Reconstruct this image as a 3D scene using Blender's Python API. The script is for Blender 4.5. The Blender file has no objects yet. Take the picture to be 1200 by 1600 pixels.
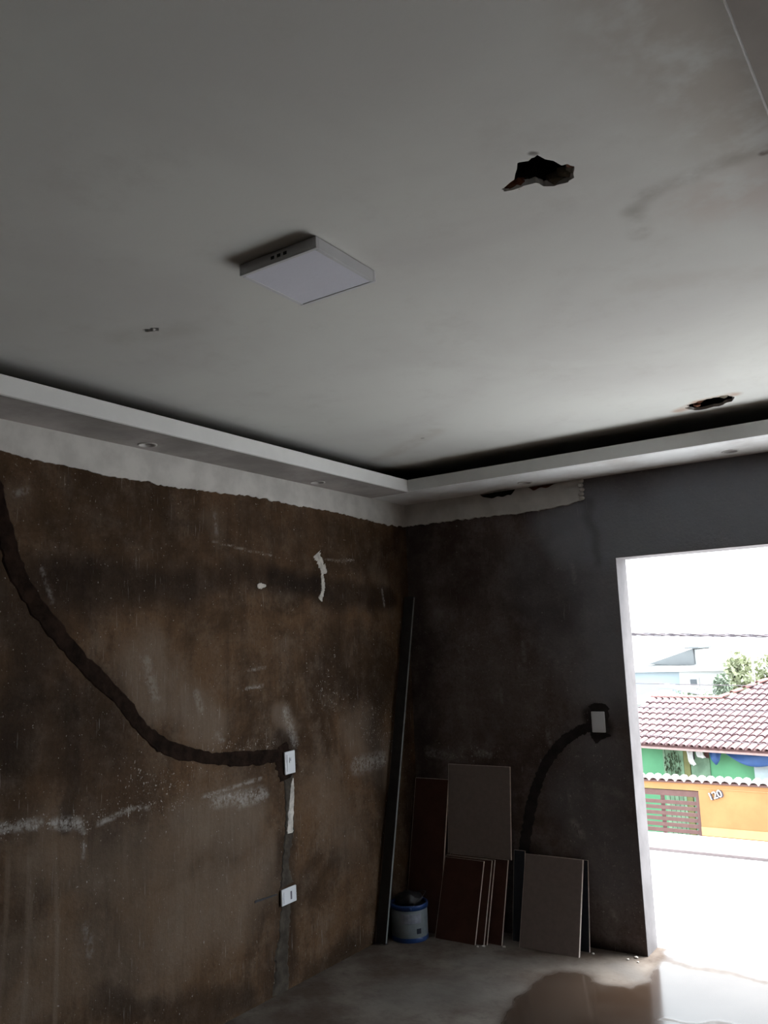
import bpy, bmesh, math, random
import numpy as np
from mathutils import Vector, Matrix, noise as mnoise
random.seed(7); RNG = np.random.RandomState(7)
scene = bpy.context.scene
COL = scene.collection

# ------------------------------------------------------------------ camera
F_PX, YAW, PITCH, ROLL = 1321.45, -0.5951, 0.1601, -0.0375
CAM = Vector((2.9441, -4.5925, 1.62))
def cam_basis():
    f = Vector((math.sin(YAW)*math.cos(PITCH), math.cos(YAW)*math.cos(PITCH), math.sin(PITCH)))
    r = Vector((math.cos(YAW), -math.sin(YAW), 0)); u = r.cross(f)
    c, s = math.cos(ROLL), math.sin(ROLL)
    return c*r + s*u, -s*r + c*u, f
cd = bpy.data.cameras.new('camera'); cam = bpy.data.objects.new('camera', cd); COL.objects.link(cam)
r_, u_, f_ = cam_basis()
M = Matrix((r_, u_, -f_)).transposed().to_4x4(); M.translation = CAM
cam.matrix_world = M
cd.sensor_fit = 'VERTICAL'; cd.sensor_height = 36.0; cd.lens = F_PX/1600*36.0
cd.clip_start = 0.05; cd.clip_end = 300
scene.camera = cam

# ------------------------------------------------------------------ light
world = bpy.data.worlds.new('overcast_sky'); scene.world = world; world.use_nodes = True
wn = world.node_tree; wn.nodes.clear()
bg = wn.nodes.new('ShaderNodeBackground'); wo = wn.nodes.new('ShaderNodeOutputWorld')
bg.inputs[0].default_value = (0.86, 0.94, 1.0, 1); bg.inputs[1].default_value = 1.0
wn.links.new(bg.outputs[0], wo.inputs[0])
sd = bpy.data.lights.new('hazy_sun', 'SUN'); sd.energy = 3.2; sd.angle = math.radians(35); sd.color = (1.0, 0.97, 0.93)
sun = bpy.data.objects.new('hazy_sun', sd); COL.objects.link(sun)
sun.rotation_euler = (Vector((0.0, 0.0, 0.0)) - Vector((0.15, 0.22, 1.0))).to_track_quat('-Z', 'Y').to_euler()
scene.view_settings.view_transform = 'Standard'; scene.view_settings.look = 'None'
scene.view_settings.gamma = 1.0; scene.view_settings.use_curve_mapping = False
scene.view_settings.exposure = 2.6

# ------------------------------------------------------------------ material helper
class NT:
    def __init__(s, name):
        s.m = bpy.data.materials.new(name); s.m.use_nodes = True; s.t = s.m.node_tree; s.t.nodes.clear()
        s.out = s.n('ShaderNodeOutputMaterial'); s.b = s.n('ShaderNodeBsdfPrincipled')
        s.t.links.new(s.b.outputs[0], s.out.inputs[0])
        s.tc = s.n('ShaderNodeTexCoord').outputs['Object']
    def n(s, k): return s.t.nodes.new(k)
    def lk(s, v, sock):
        if hasattr(v, 'node') or isinstance(v, bpy.types.NodeSocket): s.t.links.new(v, sock)
        else:
            if isinstance(v, (tuple, list)) and len(v) == 3 and sock.type == 'RGBA': v = (*v, 1)
            sock.default_value = v
    def mapv(s, scale, vec=None):
        k = s.n('ShaderNodeVectorMath'); k.operation = 'MULTIPLY'
        s.lk(vec if vec is not None else s.tc, k.inputs[0]); k.inputs[1].default_value = scale; return k.outputs[0]
    def noise(s, scale, detail=5, rough=.6, vec=None, dist=0):
        k = s.n('ShaderNodeTexNoise'); k.inputs['Scale'].default_value = scale; k.inputs['Detail'].default_value = detail
        k.inputs['Roughness'].default_value = rough; k.inputs['Distortion'].default_value = dist
        s.lk(vec if vec is not None else s.tc, k.inputs['Vector']); return k.outputs['Fac']
    def math(s, op, a, b=0.0, clamp=False):
        k = s.n('ShaderNodeMath'); k.operation = op; k.use_clamp = clamp; s.lk(a, k.inputs[0]); s.lk(b, k.inputs[1]); return k.outputs[0]
    def step(s, v, a, b, lo=0.0, hi=1.0):
        k = s.n('ShaderNodeMapRange'); k.interpolation_type = 'SMOOTHSTEP'; s.lk(v, k.inputs[0])
        k.inputs[1].default_value = a; k.inputs[2].default_value = b; k.inputs[3].default_value = lo; k.inputs[4].default_value = hi
        return k.outputs[0]
    def mix(s, f, a, b):
        k = s.n('ShaderNodeMix'); k.data_type = 'RGBA'; s.lk(f, k.inputs[0]); s.lk(a, k.inputs[6]); s.lk(b, k.inputs[7]); return k.outputs[2]
    def attr(s, name='paint'):
        k = s.n('ShaderNodeAttribute'); k.attribute_name = name
        q = s.n('ShaderNodeSeparateColor'); s.t.links.new(k.outputs['Color'], q.inputs[0]); return {0: q.outputs[0], 1: q.outputs[1], 2: q.outputs[2], 'a': k.outputs['Alpha']}
    def stroke(s, a, b, w0, w1):
        a = Vector(a); ba = Vector(b) - a
        sub = s.n('ShaderNodeVectorMath'); sub.operation = 'SUBTRACT'; s.lk(s.tc, sub.inputs[0]); sub.inputs[1].default_value = a
        d = s.n('ShaderNodeVectorMath'); d.operation = 'DOT_PRODUCT'; s.lk(sub.outputs[0], d.inputs[0]); d.inputs[1].default_value = ba
        h = s.math('DIVIDE', d.outputs['Value'], max(ba.length_squared, 1e-6), True)
        sc = s.n('ShaderNodeVectorMath'); sc.operation = 'SCALE'; sc.inputs[0].default_value = ba; s.lk(h, sc.inputs['Scale'])
        df = s.n('ShaderNodeVectorMath'); df.operation = 'DISTANCE'; s.lk(sub.outputs[0], df.inputs[0]); s.lk(sc.outputs[0], df.inputs[1])
        return s.step(df.outputs['Value'], w0, w1, 1.0, 0.0)
    def done(s, color, rough=.9, spec=.3, bump=None, bs=.3, bd=.01, metal=0.0, trans=None):
        s.lk(color, s.b.inputs['Base Color']); s.lk(rough, s.b.inputs['Roughness']); s.lk(spec, s.b.inputs['Specular IOR Level'])
        s.lk(metal, s.b.inputs['Metallic'])
        if bump is not None:
            k = s.n('ShaderNodeBump'); k.inputs['Strength'].default_value = bs; k.inputs['Distance'].default_value = bd
            s.lk(bump, k.inputs['Height']); s.t.links.new(k.outputs[0], s.b.inputs['Normal'])
        return s.m

def plain(name, c, rough=.7, spec=.3, var=.12, scale=9, metal=0.0, bs=.15):
    t = NT(name); a = t.noise(scale, 6)
    lo = tuple(x*(1-var) for x in c); hi = tuple(min(1, x*(1+var)) for x in c)
    return t.done(t.mix(t.step(a, .3, .7), lo, hi), rough, spec, t.noise(scale*6, 3), bs, .004, metal)

def wall_mat(name, lo, mid, hi, dark, rough=.88, stre=.45, chalk_or_glare=None):
    t = NT(name); P = t.attr()
    big = t.noise(1.9, 6, .65, dist=.4); med = t.noise(7, 7, .72); fine = t.noise(60, 4, .6)
    vs = t.noise(1.0, 6, .65, t.mapv((9, 9, .9))); vf = t.noise(1.0, 6, .7, t.mapv((30, 30, 2.6)), dist=.7); patchy = t.step(t.noise(2.6, 4, .6), .42, .62)
    c = t.mix(t.step(big, .36, .62), lo, mid)
    c = t.mix(t.math('MULTIPLY', t.step(med, .42, .72), .45), c, hi)
    c = t.mix(t.math('MULTIPLY', t.step(vs, .46, .70), stre), c, lo)
    c = t.mix(t.math('MULTIPLY', t.math('MULTIPLY', t.step(vf, .48, .74), patchy), stre*.85), c, dark)
    c = t.mix(t.math('MULTIPLY', t.step(fine, .45, .7), .25), c, dark)
    c = t.mix(t.math('MULTIPLY', P[2], t.step(med if chalk_or_glare else vf, .25, .7, .95, .75 if chalk_or_glare else .6)), c, chalk_or_glare or hi)    # chalky dried patches; on the back wall the bluish doorway glare
    c = t.mix(t.math('MULTIPLY', P[0], t.step(med, .3, .75, .98, .8)), c, dark)  # dark stains, also a darker room corner and wall foot
    sp = t.math('ADD', t.math('MULTIPLY', t.noise(150, 2, .5, t.mapv((1, 1.0, .75))), .62), t.math('MULTIPLY', t.noise(38, 3, .6), .38))
    thr = t.math('SUBTRACT', sp, t.math('MULTIPLY', t.math('SUBTRACT', 1.0, P[1]), .095))
    spk = t.step(thr, .54, .60)
    vl = t.noise(1.0, 3, .6, t.mapv((110, 110, 7)))
    vl2 = t.math('MULTIPLY', t.step(vl, .63, .70), t.step(t.noise(3, 2), .46, .6))
    sm = t.math('MULTIPLY', P['a'], t.step(t.math('ADD', t.math('MULTIPLY', fine, .5), t.math('MULTIPLY', t.noise(24, 4, .7), .5)), .40, .58))
    w = t.math('MAXIMUM', t.math('MAXIMUM', spk, t.math('MULTIPLY', vl2, .35)), sm)
    c = t.mix(t.math('MULTIPLY', w, .75), c, (.42, .40, .38))
    return t.done(c, rough, .2, t.math('ADD', med, fine), .5, .006)

MAT = {}
MAT['wall_left'] = wall_mat('stained_brown_plaster', (.046, .025, .0115), (.115, .066, .034), (.185, .142, .108), (.010, .005, .003))
MAT['wall_back'] = wall_mat('dark_cement_plaster', (.080, .055, .048), (.135, .108, .10), (.26, .23, .22), (.018, .012, .011), stre=.15, chalk_or_glare=(.29, .315, .36))  # bluish tone puts lens glare into the plaster colour
MAT['mortar'] = plain('fresh_dark_mortar', (.017, .0095, .0065), .95, .1, .6, 14, bs=.6)
MAT['mortar_grey'] = plain('grey_mortar_fill', (.062, .052, .042), .95, .2, .35, 14, bs=.5)
MAT['mortar_black'] = plain('damp_black_mortar', (.03, .027, .027), .95, .2, .3, 14, bs=.5)
MAT['white_paint'] = plain('brushed_white_primer', (.62, .60, .57), .85, .3, .12, 7)
MAT['white_smear'] = plain('white_plaster_smear', (.55, .52, .48), .9, .2, .25, 30)
MAT['reveal'] = plain('white_reveal_render', (.20, .188, .192), .9, .15, .12, 7)
MAT['plastic'] = plain('white_switch_plastic', (.72, .74, .78), .45, .4, .03, 3, bs=.02)
MAT['dark_slot'] = plain('dark_socket_slot', (.03, .03, .035), .6, .3, .1)
MAT['clay'] = plain('broken_red_clay', (.16, .065, .04), .95, .2, .5, 25, bs=.8)
MAT['cavity'] = plain('dark_slab_cavity', (.018, .016, .013), .95, .1, .4, 18)  # near-black for the slab, hole interiors, backing boards and gap ribbon

t = NT('gypsum_soffit')
n1 = t.noise(3.5, 5, .6); n2 = t.noise(1.0, 4, .6, t.mapv((2, 2, 30)))
MAT['gypsum'] = t.done(t.mix(t.step(n1, .4, .72), (.78, .775, .77), (.60, .57, .55)), .85, .3, t.noise(50, 3), .1, .003)
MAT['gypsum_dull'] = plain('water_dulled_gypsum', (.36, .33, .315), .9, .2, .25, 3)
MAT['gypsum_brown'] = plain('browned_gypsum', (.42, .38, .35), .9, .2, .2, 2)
MAT['lip'] = plain('white_gypsum_lip', (.80, .80, .79), .8, .3, .04, 5)

t = NT('ceiling_plaster')
c = t.mix(t.step(t.noise(1.1, 5, .55, dist=.6), .35, .7), (.66, .655, .62), (.60, .585, .56))
c = t.mix(t.math('MULTIPLY', t.step(t.noise(5, 6, .7), .5, .8), .35), c, (.50, .47, .44))
wob = t.noise(9, 4)
def add_stroke(c, a, b, w0, w1, k, colr):
    m = t.stroke((*a, 2.69), (*b, 2.69), w0, w1)
    return t.mix(t.math('MULTIPLY', t.math('MULTIPLY', m, k), t.step(wob, .25, .6)), c, colr)
sp = [(2.348, -2.431), (2.372, -2.568), (2.424, -2.626), (2.534, -2.646), (2.634, -2.656), (2.759, -2.651)]
for a, b in zip(sp, sp[1:]): c = add_stroke(c, a, b, .0, .05, .32, (.26, .235, .20))
c = add_stroke(c, (2.568, -2.498), (2.806, -2.450), .02, .22, .45, (.52, .42, .37))
c = add_stroke(c, (2.692, -2.641), (2.711, -2.641), .004, .016, .8, (.08, .05, .04))
c = add_stroke(c, (2.233, -2.116), (2.806, -1.829), .02, .10, .3, (.5, .46, .42))
c = add_stroke(c, (2.634, -3.262), (2.711, -2.784), .02, .25, .45, (.36, .28, .22))
c = add_stroke(c, (0.179, -0.606), (0.848, -1.017), .02, .09, .3, (.42, .36, .31))
c = add_stroke(c, (2.272, -2.965), (2.278, -2.958), .003, .012, .95, (.06, .05, .04))
c = add_stroke(c, (0.724, -0.931), (0.729, -0.936), .004, .016, .8, (.2, .18, .16))
for a, b in [((1.928, -0.549), (2.042, -0.616)), ((2.042, -0.635), (2.195, -0.654))]: c = add_stroke(c, a, b, .01, .055, .7, (.40, .25, .17))
c = add_stroke(c, (0.705, -2.813), (0.915, -2.746), .01, .11, .3, (.4, .38, .34))
MAT['ceiling'] = t.done(c, .9, .25, t.math('ADD', t.noise(7, 6, .7), t.noise(45, 3)), .07, .005)

t = NT('floor_screed'); P = t.attr()
c = t.mix(t.step(t.noise(2.2, 6, .65), .35, .68), (.078, .056, .043), (.175, .152, .132))
c = t.mix(t.math('MULTIPLY', t.step(t.noise(13, 6, .7), .5, .72), .45), c, (.04, .028, .02))
c = t.mix(P[2], c, (.13, .12, .112))
c = t.mix(t.math('MULTIPLY', P[0], .85), c, (.034, .021, .014))
rg = t.step(P[0], .35, .9, .82, .15)
MAT['floor'] = t.done(c, rg, t.step(P[0], .3, .9, .3, .27), t.math('MULTIPLY', t.noise(30, 4), t.math('SUBTRACT', 1.0, P[0])), .35, .006)

t = NT('wet_balcony_tile'); P = t.attr()
c = t.mix(t.step(t.noise(2.0, 5), .35, .7), (.62, .64, .66), (.56, .58, .60))
c = t.mix(t.math('MULTIPLY', P[1], .7), c, (.30, .26, .23))
MAT['balcony'] = t.done(c, t.step(P[0], .3, .9, .6, .1), .5)
MAT['coping'] = plain('white_slab_paint', (.72, .71, .70), .8, .3, .06)
MAT['curb'] = plain('pinkish_curb', (.17, .14, .14), .85, .3, .1)

# ------------------------------------------------------------------ object helpers
def tag(o, label=None, cat=None, group=None, kind=None):
    for k, v in (('label', label), ('category', cat), ('group', group), ('kind', kind)):
        if v: o[k] = v
    return o
def mesh_obj(name, verts, faces, mat, parent=None, smooth=False, loc=None):
    me = bpy.data.meshes.new(name); me.from_pydata([tuple(v) for v in verts], [], faces)
    bm = bmesh.new(); bm.from_mesh(me); bmesh.ops.recalc_face_normals(bm, faces=bm.faces); bm.to_mesh(me); bm.free()
    if smooth: me.polygons.foreach_set('use_smooth', [True]*len(me.polygons))
    o = bpy.data.objects.new(name, me); COL.objects.link(o)
    for mm in (mat if isinstance(mat, (list, tuple)) else [mat]): me.materials.append(mm)
    if parent: o.parent = parent
    if loc: o.location = loc
    return o
def empty(name, loc, label, cat, group=None, kind=None):
    o = bpy.data.objects.new(name, None); COL.objects.link(o); o.location = loc; o.empty_display_size = .05
    return tag(o, label, cat, group, kind)
class MB:
    def __init__(s): s.v = []; s.f = []
    def box(s, a, b, T=None):
        i = len(s.v); (x0, y0, z0), (x1, y1, z1) = a, b
        P = [Vector(p) for p in ((x0,y0,z0),(x1,y0,z0),(x1,y1,z0),(x0,y1,z0),(x0,y0,z1),(x1,y0,z1),(x1,y1,z1),(x0,y1,z1))]
        if T: P = [T @ p for p in P]
        s.v += P; s.f += [[i+k for k in q] for q in ((0,3,2,1),(4,5,6,7),(0,1,5,4),(1,2,6,5),(2,3,7,6),(3,0,4,7))]; return s
    def tube(s, pts, r, n=8, cap=True):
        pts = [Vector(p) for p in pts]; i0 = len(s.v)
        for k, p in enumerate(pts):
            d = (pts[min(k+1, len(pts)-1)] - pts[max(k-1, 0)]).normalized()
            a = d.cross(Vector((0,0,1)));  a = d.cross(Vector((1,0,0))) if a.length < .1 else a
            a.normalize(); b = d.cross(a); rr = r[k] if isinstance(r, (list, tuple)) else r
            for j in range(n): s.v.append(p + rr*(a*math.cos(2*math.pi*j/n) + b*math.sin(2*math.pi*j/n)))
        for k in range(len(pts)-1):
            for j in range(n):
                s.f.append([i0+k*n+j, i0+k*n+(j+1) % n, i0+(k+1)*n+(j+1) % n, i0+(k+1)*n+j])
        if cap: s.f += [list(range(i0, i0+n)), list(range(i0+(len(pts)-1)*n, i0+len(pts)*n))]
        return s
    def lathe(s, prof, n=32, c=(0,0,0)):
        i0 = len(s.v)
        for r, z in prof:
            for j in range(n): s.v.append(Vector((c[0]+r*math.cos(2*math.pi*j/n), c[1]+r*math.sin(2*math.pi*j/n), c[2]+z)))
        for k in range(len(prof)-1):
            for j in range(n): s.f.append([i0+k*n+j, i0+k*n+(j+1) % n, i0+(k+1)*n+(j+1) % n, i0+(k+1)*n+j])
        return s
    def prism(s, poly, fn, t):
        """poly 2D; fn(a,b,h)->3D; thickness t"""
        i = len(s.v); n = len(poly)
        s.v += [Vector(fn(a, b, 0)) for a, b in poly] + [Vector(fn(a, b, t)) for a, b in poly]
        s.f += [list(range(i, i+n)), list(range(i+n, i+2*n))] + [[i+k, i+(k+1) % n, i+n+(k+1) % n, i+n+k] for k in range(n)]; return s
    def build(s, name, mat, parent=None, smooth=False, loc=None): return mesh_obj(name, s.v, s.f, mat, parent, smooth, loc)
def bevel(o, w=.002, seg=2):
    m = o.modifiers.new('bevel', 'BEVEL'); m.width = w; m.segments = seg; m.limit_method = 'ANGLE'; return o

ON_LEFT = lambda a, b, h: (h, a, b)        # a = y, b = z on the left wall (x = 0)
ON_BACK = lambda a, b, h: (a, -h, b)       # a = x, b = z on the back wall (y = 0)

def seg_dist(U, V, a, b):
    ax, ay = a; bx, by = b[0]-a[0], b[1]-a[1]; L = max(bx*bx+by*by, 1e-9)
    h = np.clip(((U-ax)*bx + (V-ay)*by)/L, 0, 1)
    return np.hypot(U-ax-h*bx, V-ay-h*by)
def sstep(d, w0, w1):
    x = np.clip((d-w0)/(w1-w0), 0, 1); return 1 - x*x*(3-2*x)
def vnoise(U, V, s, seed=0):
    u = U*s + seed*17.3; v = V*s + seed*9.1
    iu = np.floor(u).astype(int); iv = np.floor(v).astype(int); fu = u-iu; fv = v-iv
    fu = fu*fu*(3-2*fu); fv = fv*fv*(3-2*fv)
    def h(a, b):
        x = np.sin(a*127.1 + b*311.7 + seed*74.7)*43758.5453; return x-np.floor(x)
    return (h(iu,iv)*(1-fu)+h(iu+1,iv)*fu)*(1-fv) + (h(iu,iv+1)*(1-fu)+h(iu+1,iv+1)*fu)*fv
def fbm(U, V, s, seed=0, o=4): return sum(vnoise(U, V, s*2**k, seed+k)*.5**(k+1) for k in range(o))/(1-.5**o)

def grid_patch(urange, vrange, step, fn, paint, relief=0.0):
    """a finely divided plaster face with a painted wear attribute; returns verts, faces, colours"""
    nu = max(2, int((urange[1]-urange[0])/step)+1); nv = max(2, int((vrange[1]-vrange[0])/step)+1)
    u = np.linspace(*urange, nu); v = np.linspace(*vrange, nv); U, V = np.meshgrid(u, v, indexing='ij')
    col = np.zeros((nu, nv, 4)); paint(U, V, col); col = np.clip(col, 0, 1)
    edge = np.minimum(1, np.minimum(np.minimum(U-u[0], u[-1]-U), np.minimum(V-v[0], v[-1]-V))/.03)
    Hh = relief*(fbm(U, V, 5, 3)-.5)*edge
    vs = [fn(U[i, j], V[i, j], Hh[i, j]) for i in range(nu) for j in range(nv)]
    fs = [(i*nv+j, (i+1)*nv+j, (i+1)*nv+j+1, i*nv+j+1) for i in range(nu-1) for j in range(nv-1)]
    return vs, fs, col.reshape(-1, 4)
def painted(name, patches, mb, mat, parent=None):
    V, Fc, Cc = [], [], []
    for vs, fs, c in patches:
        i = len(V); V += vs; Fc += [tuple(i+k for k in f) for f in fs]; Cc.append(c)
    i = len(V); V += [tuple(v) for v in mb.v]; Fc += [tuple(i+k for k in f) for f in mb.f]
    z = np.zeros((len(mb.v), 4)); Cc.append(z)
    me = bpy.data.meshes.new(name); me.from_pydata(V, [], Fc); me.materials.append(mat)
    at = me.color_attributes.new('paint', 'FLOAT_COLOR', 'POINT'); at.data.foreach_set('color', np.concatenate(Cc).astype(np.float32).ravel())
    o = bpy.data.objects.new(name, me); COL.objects.link(o)
    if parent: o.parent = parent
    return o

ZC, ZS, ZT = 2.69, 2.537, 2.609          # ceiling, soffit underside, lip top
XR, YB = 4.4, -5.8                       # right and rear walls
XD0, XD1, ZD, TH = 1.372, 4.10, 2.073, .163  # doorway's unseen right part made wide to light the ceiling

# ------------------------------------------------------------------ left wall
def paint_left(U, V, c):
    warp = fbm(U, V, 3, 1)-.5; Uw = U+.25*warp; Vw = V+.18*(fbm(U, V, 3.5, 8)-.5)
    def dark(a, b, w0, w1, k): c[..., 0] = np.maximum(c[..., 0], k*sstep(seg_dist(Uw, Vw, a, b), w0, w1))
    def chalk_or_glare(a, b, w0, w1, k): c[..., 2] = np.maximum(c[..., 2], k*sstep(seg_dist(Uw, Vw, a, b), w0, w1))
    def scuff(a, b, w0, w1, k): c[..., 1] = np.maximum(c[..., 1], k*sstep(seg_dist(U+.04*warp, V+.04*warp, a, b), w0, w1))
    dark((-2.60, 1.93), (-1.85, 2.00), .03, .19, .85); dark((-1.85, 2.0), (-1.3, 2.01), .02, .15, .7)
    dark((-1.3, 2.0), (-.85, 1.96), .02, .13, .95); dark((-.85, 1.96), (-.2, 1.95), .03, .14, .8)
    dark((-2.9, 2.3), (-2.7, 1.5), .02, .18, .8); dark((-2.65, 1.85), (-2.75, 1.3), .03, .25, .75)
    dark((-2.5, 1.35), (-2.2, 1.05), .03, .17, .5); dark((-2.52, 1.5), (-2.5, 1.0), .02, .09, .7)
    dark((-.75, 1.72), (-.3, 1.5), .05, .2, .35); dark((-1.5, 2.28), (-1.2, 2.25), .03, .12, .5)
    dark((-2.3, 2.25), (-2.1, 2.2), .03, .15, .35); dark((-.7, 1.45), (-.4, 1.35), .03, .12, .5)
    dark((-1.1, .02), (-.1, .02), .01, .10, .5); dark((-2.3, .28), (-1.5, .02), .02, .12, .6)
    dark((-.03, 2.4), (-.03, 0), .01, .10, .55); dark((-.45, 1.2), (-.30, .1), .02, .14, .55)
    dark((-.98, .52), (-.55, .48), .02, .10, .3); dark((-1.38, .42), (-1.08, .40), .02, .17, .4); dark((-1.24, .6), (-1.3, .05), .04, .13, .55)
    dark((-1.25, 1.12), (-1.2, 1.0), .05, .10, .7)
    dark((-2.6, 2.2), (-.1, 2.2), .05, .30, .35); dark((-.8, 1.55), (-.2, 1.4), .05, .28, .4); dark((-2.8, 1.6), (-2.3, 1.1), .1, .35, .5)
    chalk_or_glare((-2.15, 1.62), (-2.0, 1.45), .03, .2, .7); chalk_or_glare((-1.9, 1.42), (-1.75, 1.3), .03, .16, .8)
    chalk_or_glare((-.55, 1.15), (-.35, .95), .05, .22, .6); chalk_or_glare((-1.25, 1.3), (-1.2, 1.2), .02, .10, .8)
    chalk_or_glare((-1.9, .88), (-1.5, .85), .05, .22, .8); chalk_or_glare((-2.6, .9), (-2.0, .75), .06, .25, .5); chalk_or_glare((-1.9, .5), (-1.5, .55), .1, .3, .6)
    chalk_or_glare((-.9, .9), (-.7, .6), .06, .25, .35); chalk_or_glare((-2.7, .5), (-2.0, .45), .1, .3, .4); chalk_or_glare((-1.7, 2.28), (-1.65, 2.2), .01, .08, .5)
    chalk_or_glare((-.4, 2.12), (-.3, 2.05), .02, .13, .45); chalk_or_glare((-2.75, 2.25), (-2.7, 2.25), .02, .08, .4); chalk_or_glare((-2.84, 1.88), (-2.78, 1.88), .01, .07, .5)
    for a, b, w, k in [((-2.80, 1.03), (-2.45, 1.0), .05, .95), ((-2.45, 1.0), (-1.9, .985), .09, .62), ((-1.75, .985), (-1.38, .955), .035, 1.05),
                       ((-1.45, .94), (-1.38, .94), .04, .95), ((-.62, .99), (-.32, .965), .08, .75), ((-1.22, 1.32), (-1.14, 1.14), .05, .8),
                       ((-1.75, 1.2), (-1.3, 1.16), .07, .6), ((-2.2, 1.12), (-1.95, 1.05), .14, .62), ((-.5, 1.15), (-.15, 1.05), .15, .55), ((-.9, 1.4), (-.3, 1.2), .2, .4),
                       ((-2.54, 1.0), (-2.42, .99), .022, 1.3), ((-2.34, .985), (-2.2, .985), .012, 1.3), ((-.95, 2.13), (-.62, 2.13), .02, .7)]:
        scuff(a, b, 0, w, k)
    # scratches and runs of old whitewash
    for a, b, w, k in [((-1.72, 2.16), (-1.30, 2.12), .006, .9), ((-1.30, 2.12), (-1.08, 2.10), .005, .8), ((-1.55, 2.22), (-1.42, 2.15), .005, .7), ((-.72, 2.15), (-.58, 2.145), .010, 1.1), ((-.68, 2.06), (-.58, 2.06), .008, .9),
                       ((-1.48, 1.54), (-1.36, 1.545), .008, 1.1), ((-1.52, 1.45), (-1.38, 1.455), .009, 1.1), ((-1.03, 1.62), (-1.03, 1.5), .006, .9),
                       ((-.80, 1.66), (-.795, 1.58), .007, 1), ((-.66, 1.55), (-.66, 1.48), .005, .9), ((-.30, 1.98), (-.28, 1.88), .010, 1.1), ((-2.41, .97), (-2.42, .86), .009, .9),
                       ((-2.45, .75), (-2.38, .765), .006, .8), ((-1.85, 1.3), (-1.86, 1.1), .004, .7), ((-2.15, 1.62), (-2.1, 1.66), .006, .7), ((-.92, 1.45), (-.9, 1.38), .012, .95), ((-.45, 1.28), (-.44, 1.23), .008, .9)]:
        scuff(a, b, w*.3, w*1.6, k)
    for a, b, w, k in [((-2.80, 1.035), (-2.62, 1.02), .02, .8), ((-2.55, 1.01), (-2.44, .995), .022, 1), ((-2.44, .995), (-2.415, .95), .012, .8), ((-2.415, .95), (-2.42, .86), .008, .6),
                       ((-2.35, .975), (-2.2, 1.0), .010, .9), ((-2.2, 1.0), (-2.1, .99), .008, .7), ((-1.80, .985), (-1.40, 1.02), .008, .7), ((-1.72, .95), (-1.40, .955), .03, .65), ((-1.55, .93), (-1.38, .94), .03, .8),
                       ((-.62, .97), (-.36, .98), .05, .5), ((-1.21, 1.32), (-1.15, 1.16), .03, .5), ((-2.12, 1.60), (-2.06, 1.45), .025, .35), ((-1.83, 1.45), (-1.80, 1.38), .02, .4), ((-1.70, 1.25), (-1.66, 1.22), .015, .4),
                       ((-2.63, 1.98), (-2.58, 1.85), .008, .4), ((-2.75, 2.26), (-2.70, 2.28), .015, .45), ((-1.70, 2.30), (-1.69, 2.20), .012, .4), ((-.30, 1.98), (-.28, 1.88), .009, .7), ((-1.5, 1.455), (-1.38, 1.46), .007, .7), ((-1.48, 1.54), (-1.36, 1.55), .006, .6),
                       ((-2.40, .60), (-2.38, .50), .02, .3), ((-1.72, 2.16), (-1.30, 2.12), .004, .5), ((-.95, 2.13), (-.60, 2.14), .006, .45)]:
        c[..., 3] = np.maximum(c[..., 3], k*sstep(seg_dist(U+.02*warp, V+.02*warp, a, b), w*.2, w*1.5))
    for y0, w, k in [(-2.535, .016, .75), (-2.655, .02, .75), (-2.745, .015, .6), (-2.30, .008, .35), (-2.38, .01, .3)]:
        m = sstep(np.abs(U-y0+.012*np.sin(V*5+y0*9)), w*.3, w)*np.clip((1.03-V)*8, 0, 1)*k
        c[..., 2] = np.maximum(c[..., 2], m)
mb = MB().box((-.15, YB-.15, 0), (-.006, TH, 3.0)).box((-.006, YB, 0), (0, -3.3, 3.0))
patch = grid_patch((-3.3, 0.0), (0.0, 2.9), .0095, ON_LEFT, paint_left, .008)
wl = tag(painted('wall_left', [patch], mb, MAT['wall_left']), 'stained brown plaster wall with white primer strip under the soffit', 'wall', kind='structure')

def ribbon(name, path, widths, fn, mat, parent, h=.003, jit=.22, sub=10, seed=1, h0=-.004):
    """an irregular smear of mortar or paint laid along a path on a wall"""
    rnd = random.Random(seed); P = [Vector((*p, 0)) for p in path]; pts = []; ws = []
    for k in range(len(P)-1):
        p0, p1, p2, p3 = P[max(k-1,0)], P[k], P[k+1], P[min(k+2,len(P)-1)]
        for j in range(sub):
            tt = j/sub
            pts.append(.5*((2*p1)+(p2-p0)*tt+(2*p0-5*p1+4*p2-p3)*tt*tt+(3*p1-p0-3*p2+p3)*tt**3)); ws.append(widths[k]*(1-tt)+widths[k+1]*tt)
    pts.append(P[-1]); ws.append(widths[-1]); n = len(pts); v = []; f = []
    for k in range(n):
        d = (pts[min(k+1,n-1)]-pts[max(k-1,0)]).normalized(); nn = Vector((-d.y, d.x, 0)); w = ws[k]/2
        jl = jit*1.6*mnoise.noise(Vector((k*.55, seed*3.1, 0)))+rnd.uniform(-jit, jit)*.3; jr = jit*1.6*mnoise.noise(Vector((k*.55, seed*3.1+9, 0)))+rnd.uniform(-jit, jit)*.3
        l = pts[k]+nn*w*(1+jl); r = pts[k]-nn*w*(1+jr); c = pts[k]
        l2 = c+(l-c)*.75; r2 = c+(r-c)*.75
        v += [fn(l.x, l.y, h0), fn(l2.x, l2.y, h), fn(c.x, c.y, h*rnd.uniform(.8, 1.3)), fn(r2.x, r2.y, h), fn(r.x, r.y, h0)]
    for k in range(n-1):
        for j in range(4): f.append([k*5+j, k*5+j+1, k*5+5+j+1, k*5+5+j])
    f += [[0,1,2,3,4], [n*5-1,n*5-2,n*5-3,n*5-4,n*5-5]]
    return mesh_obj(name, v, f, mat, parent)
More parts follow.
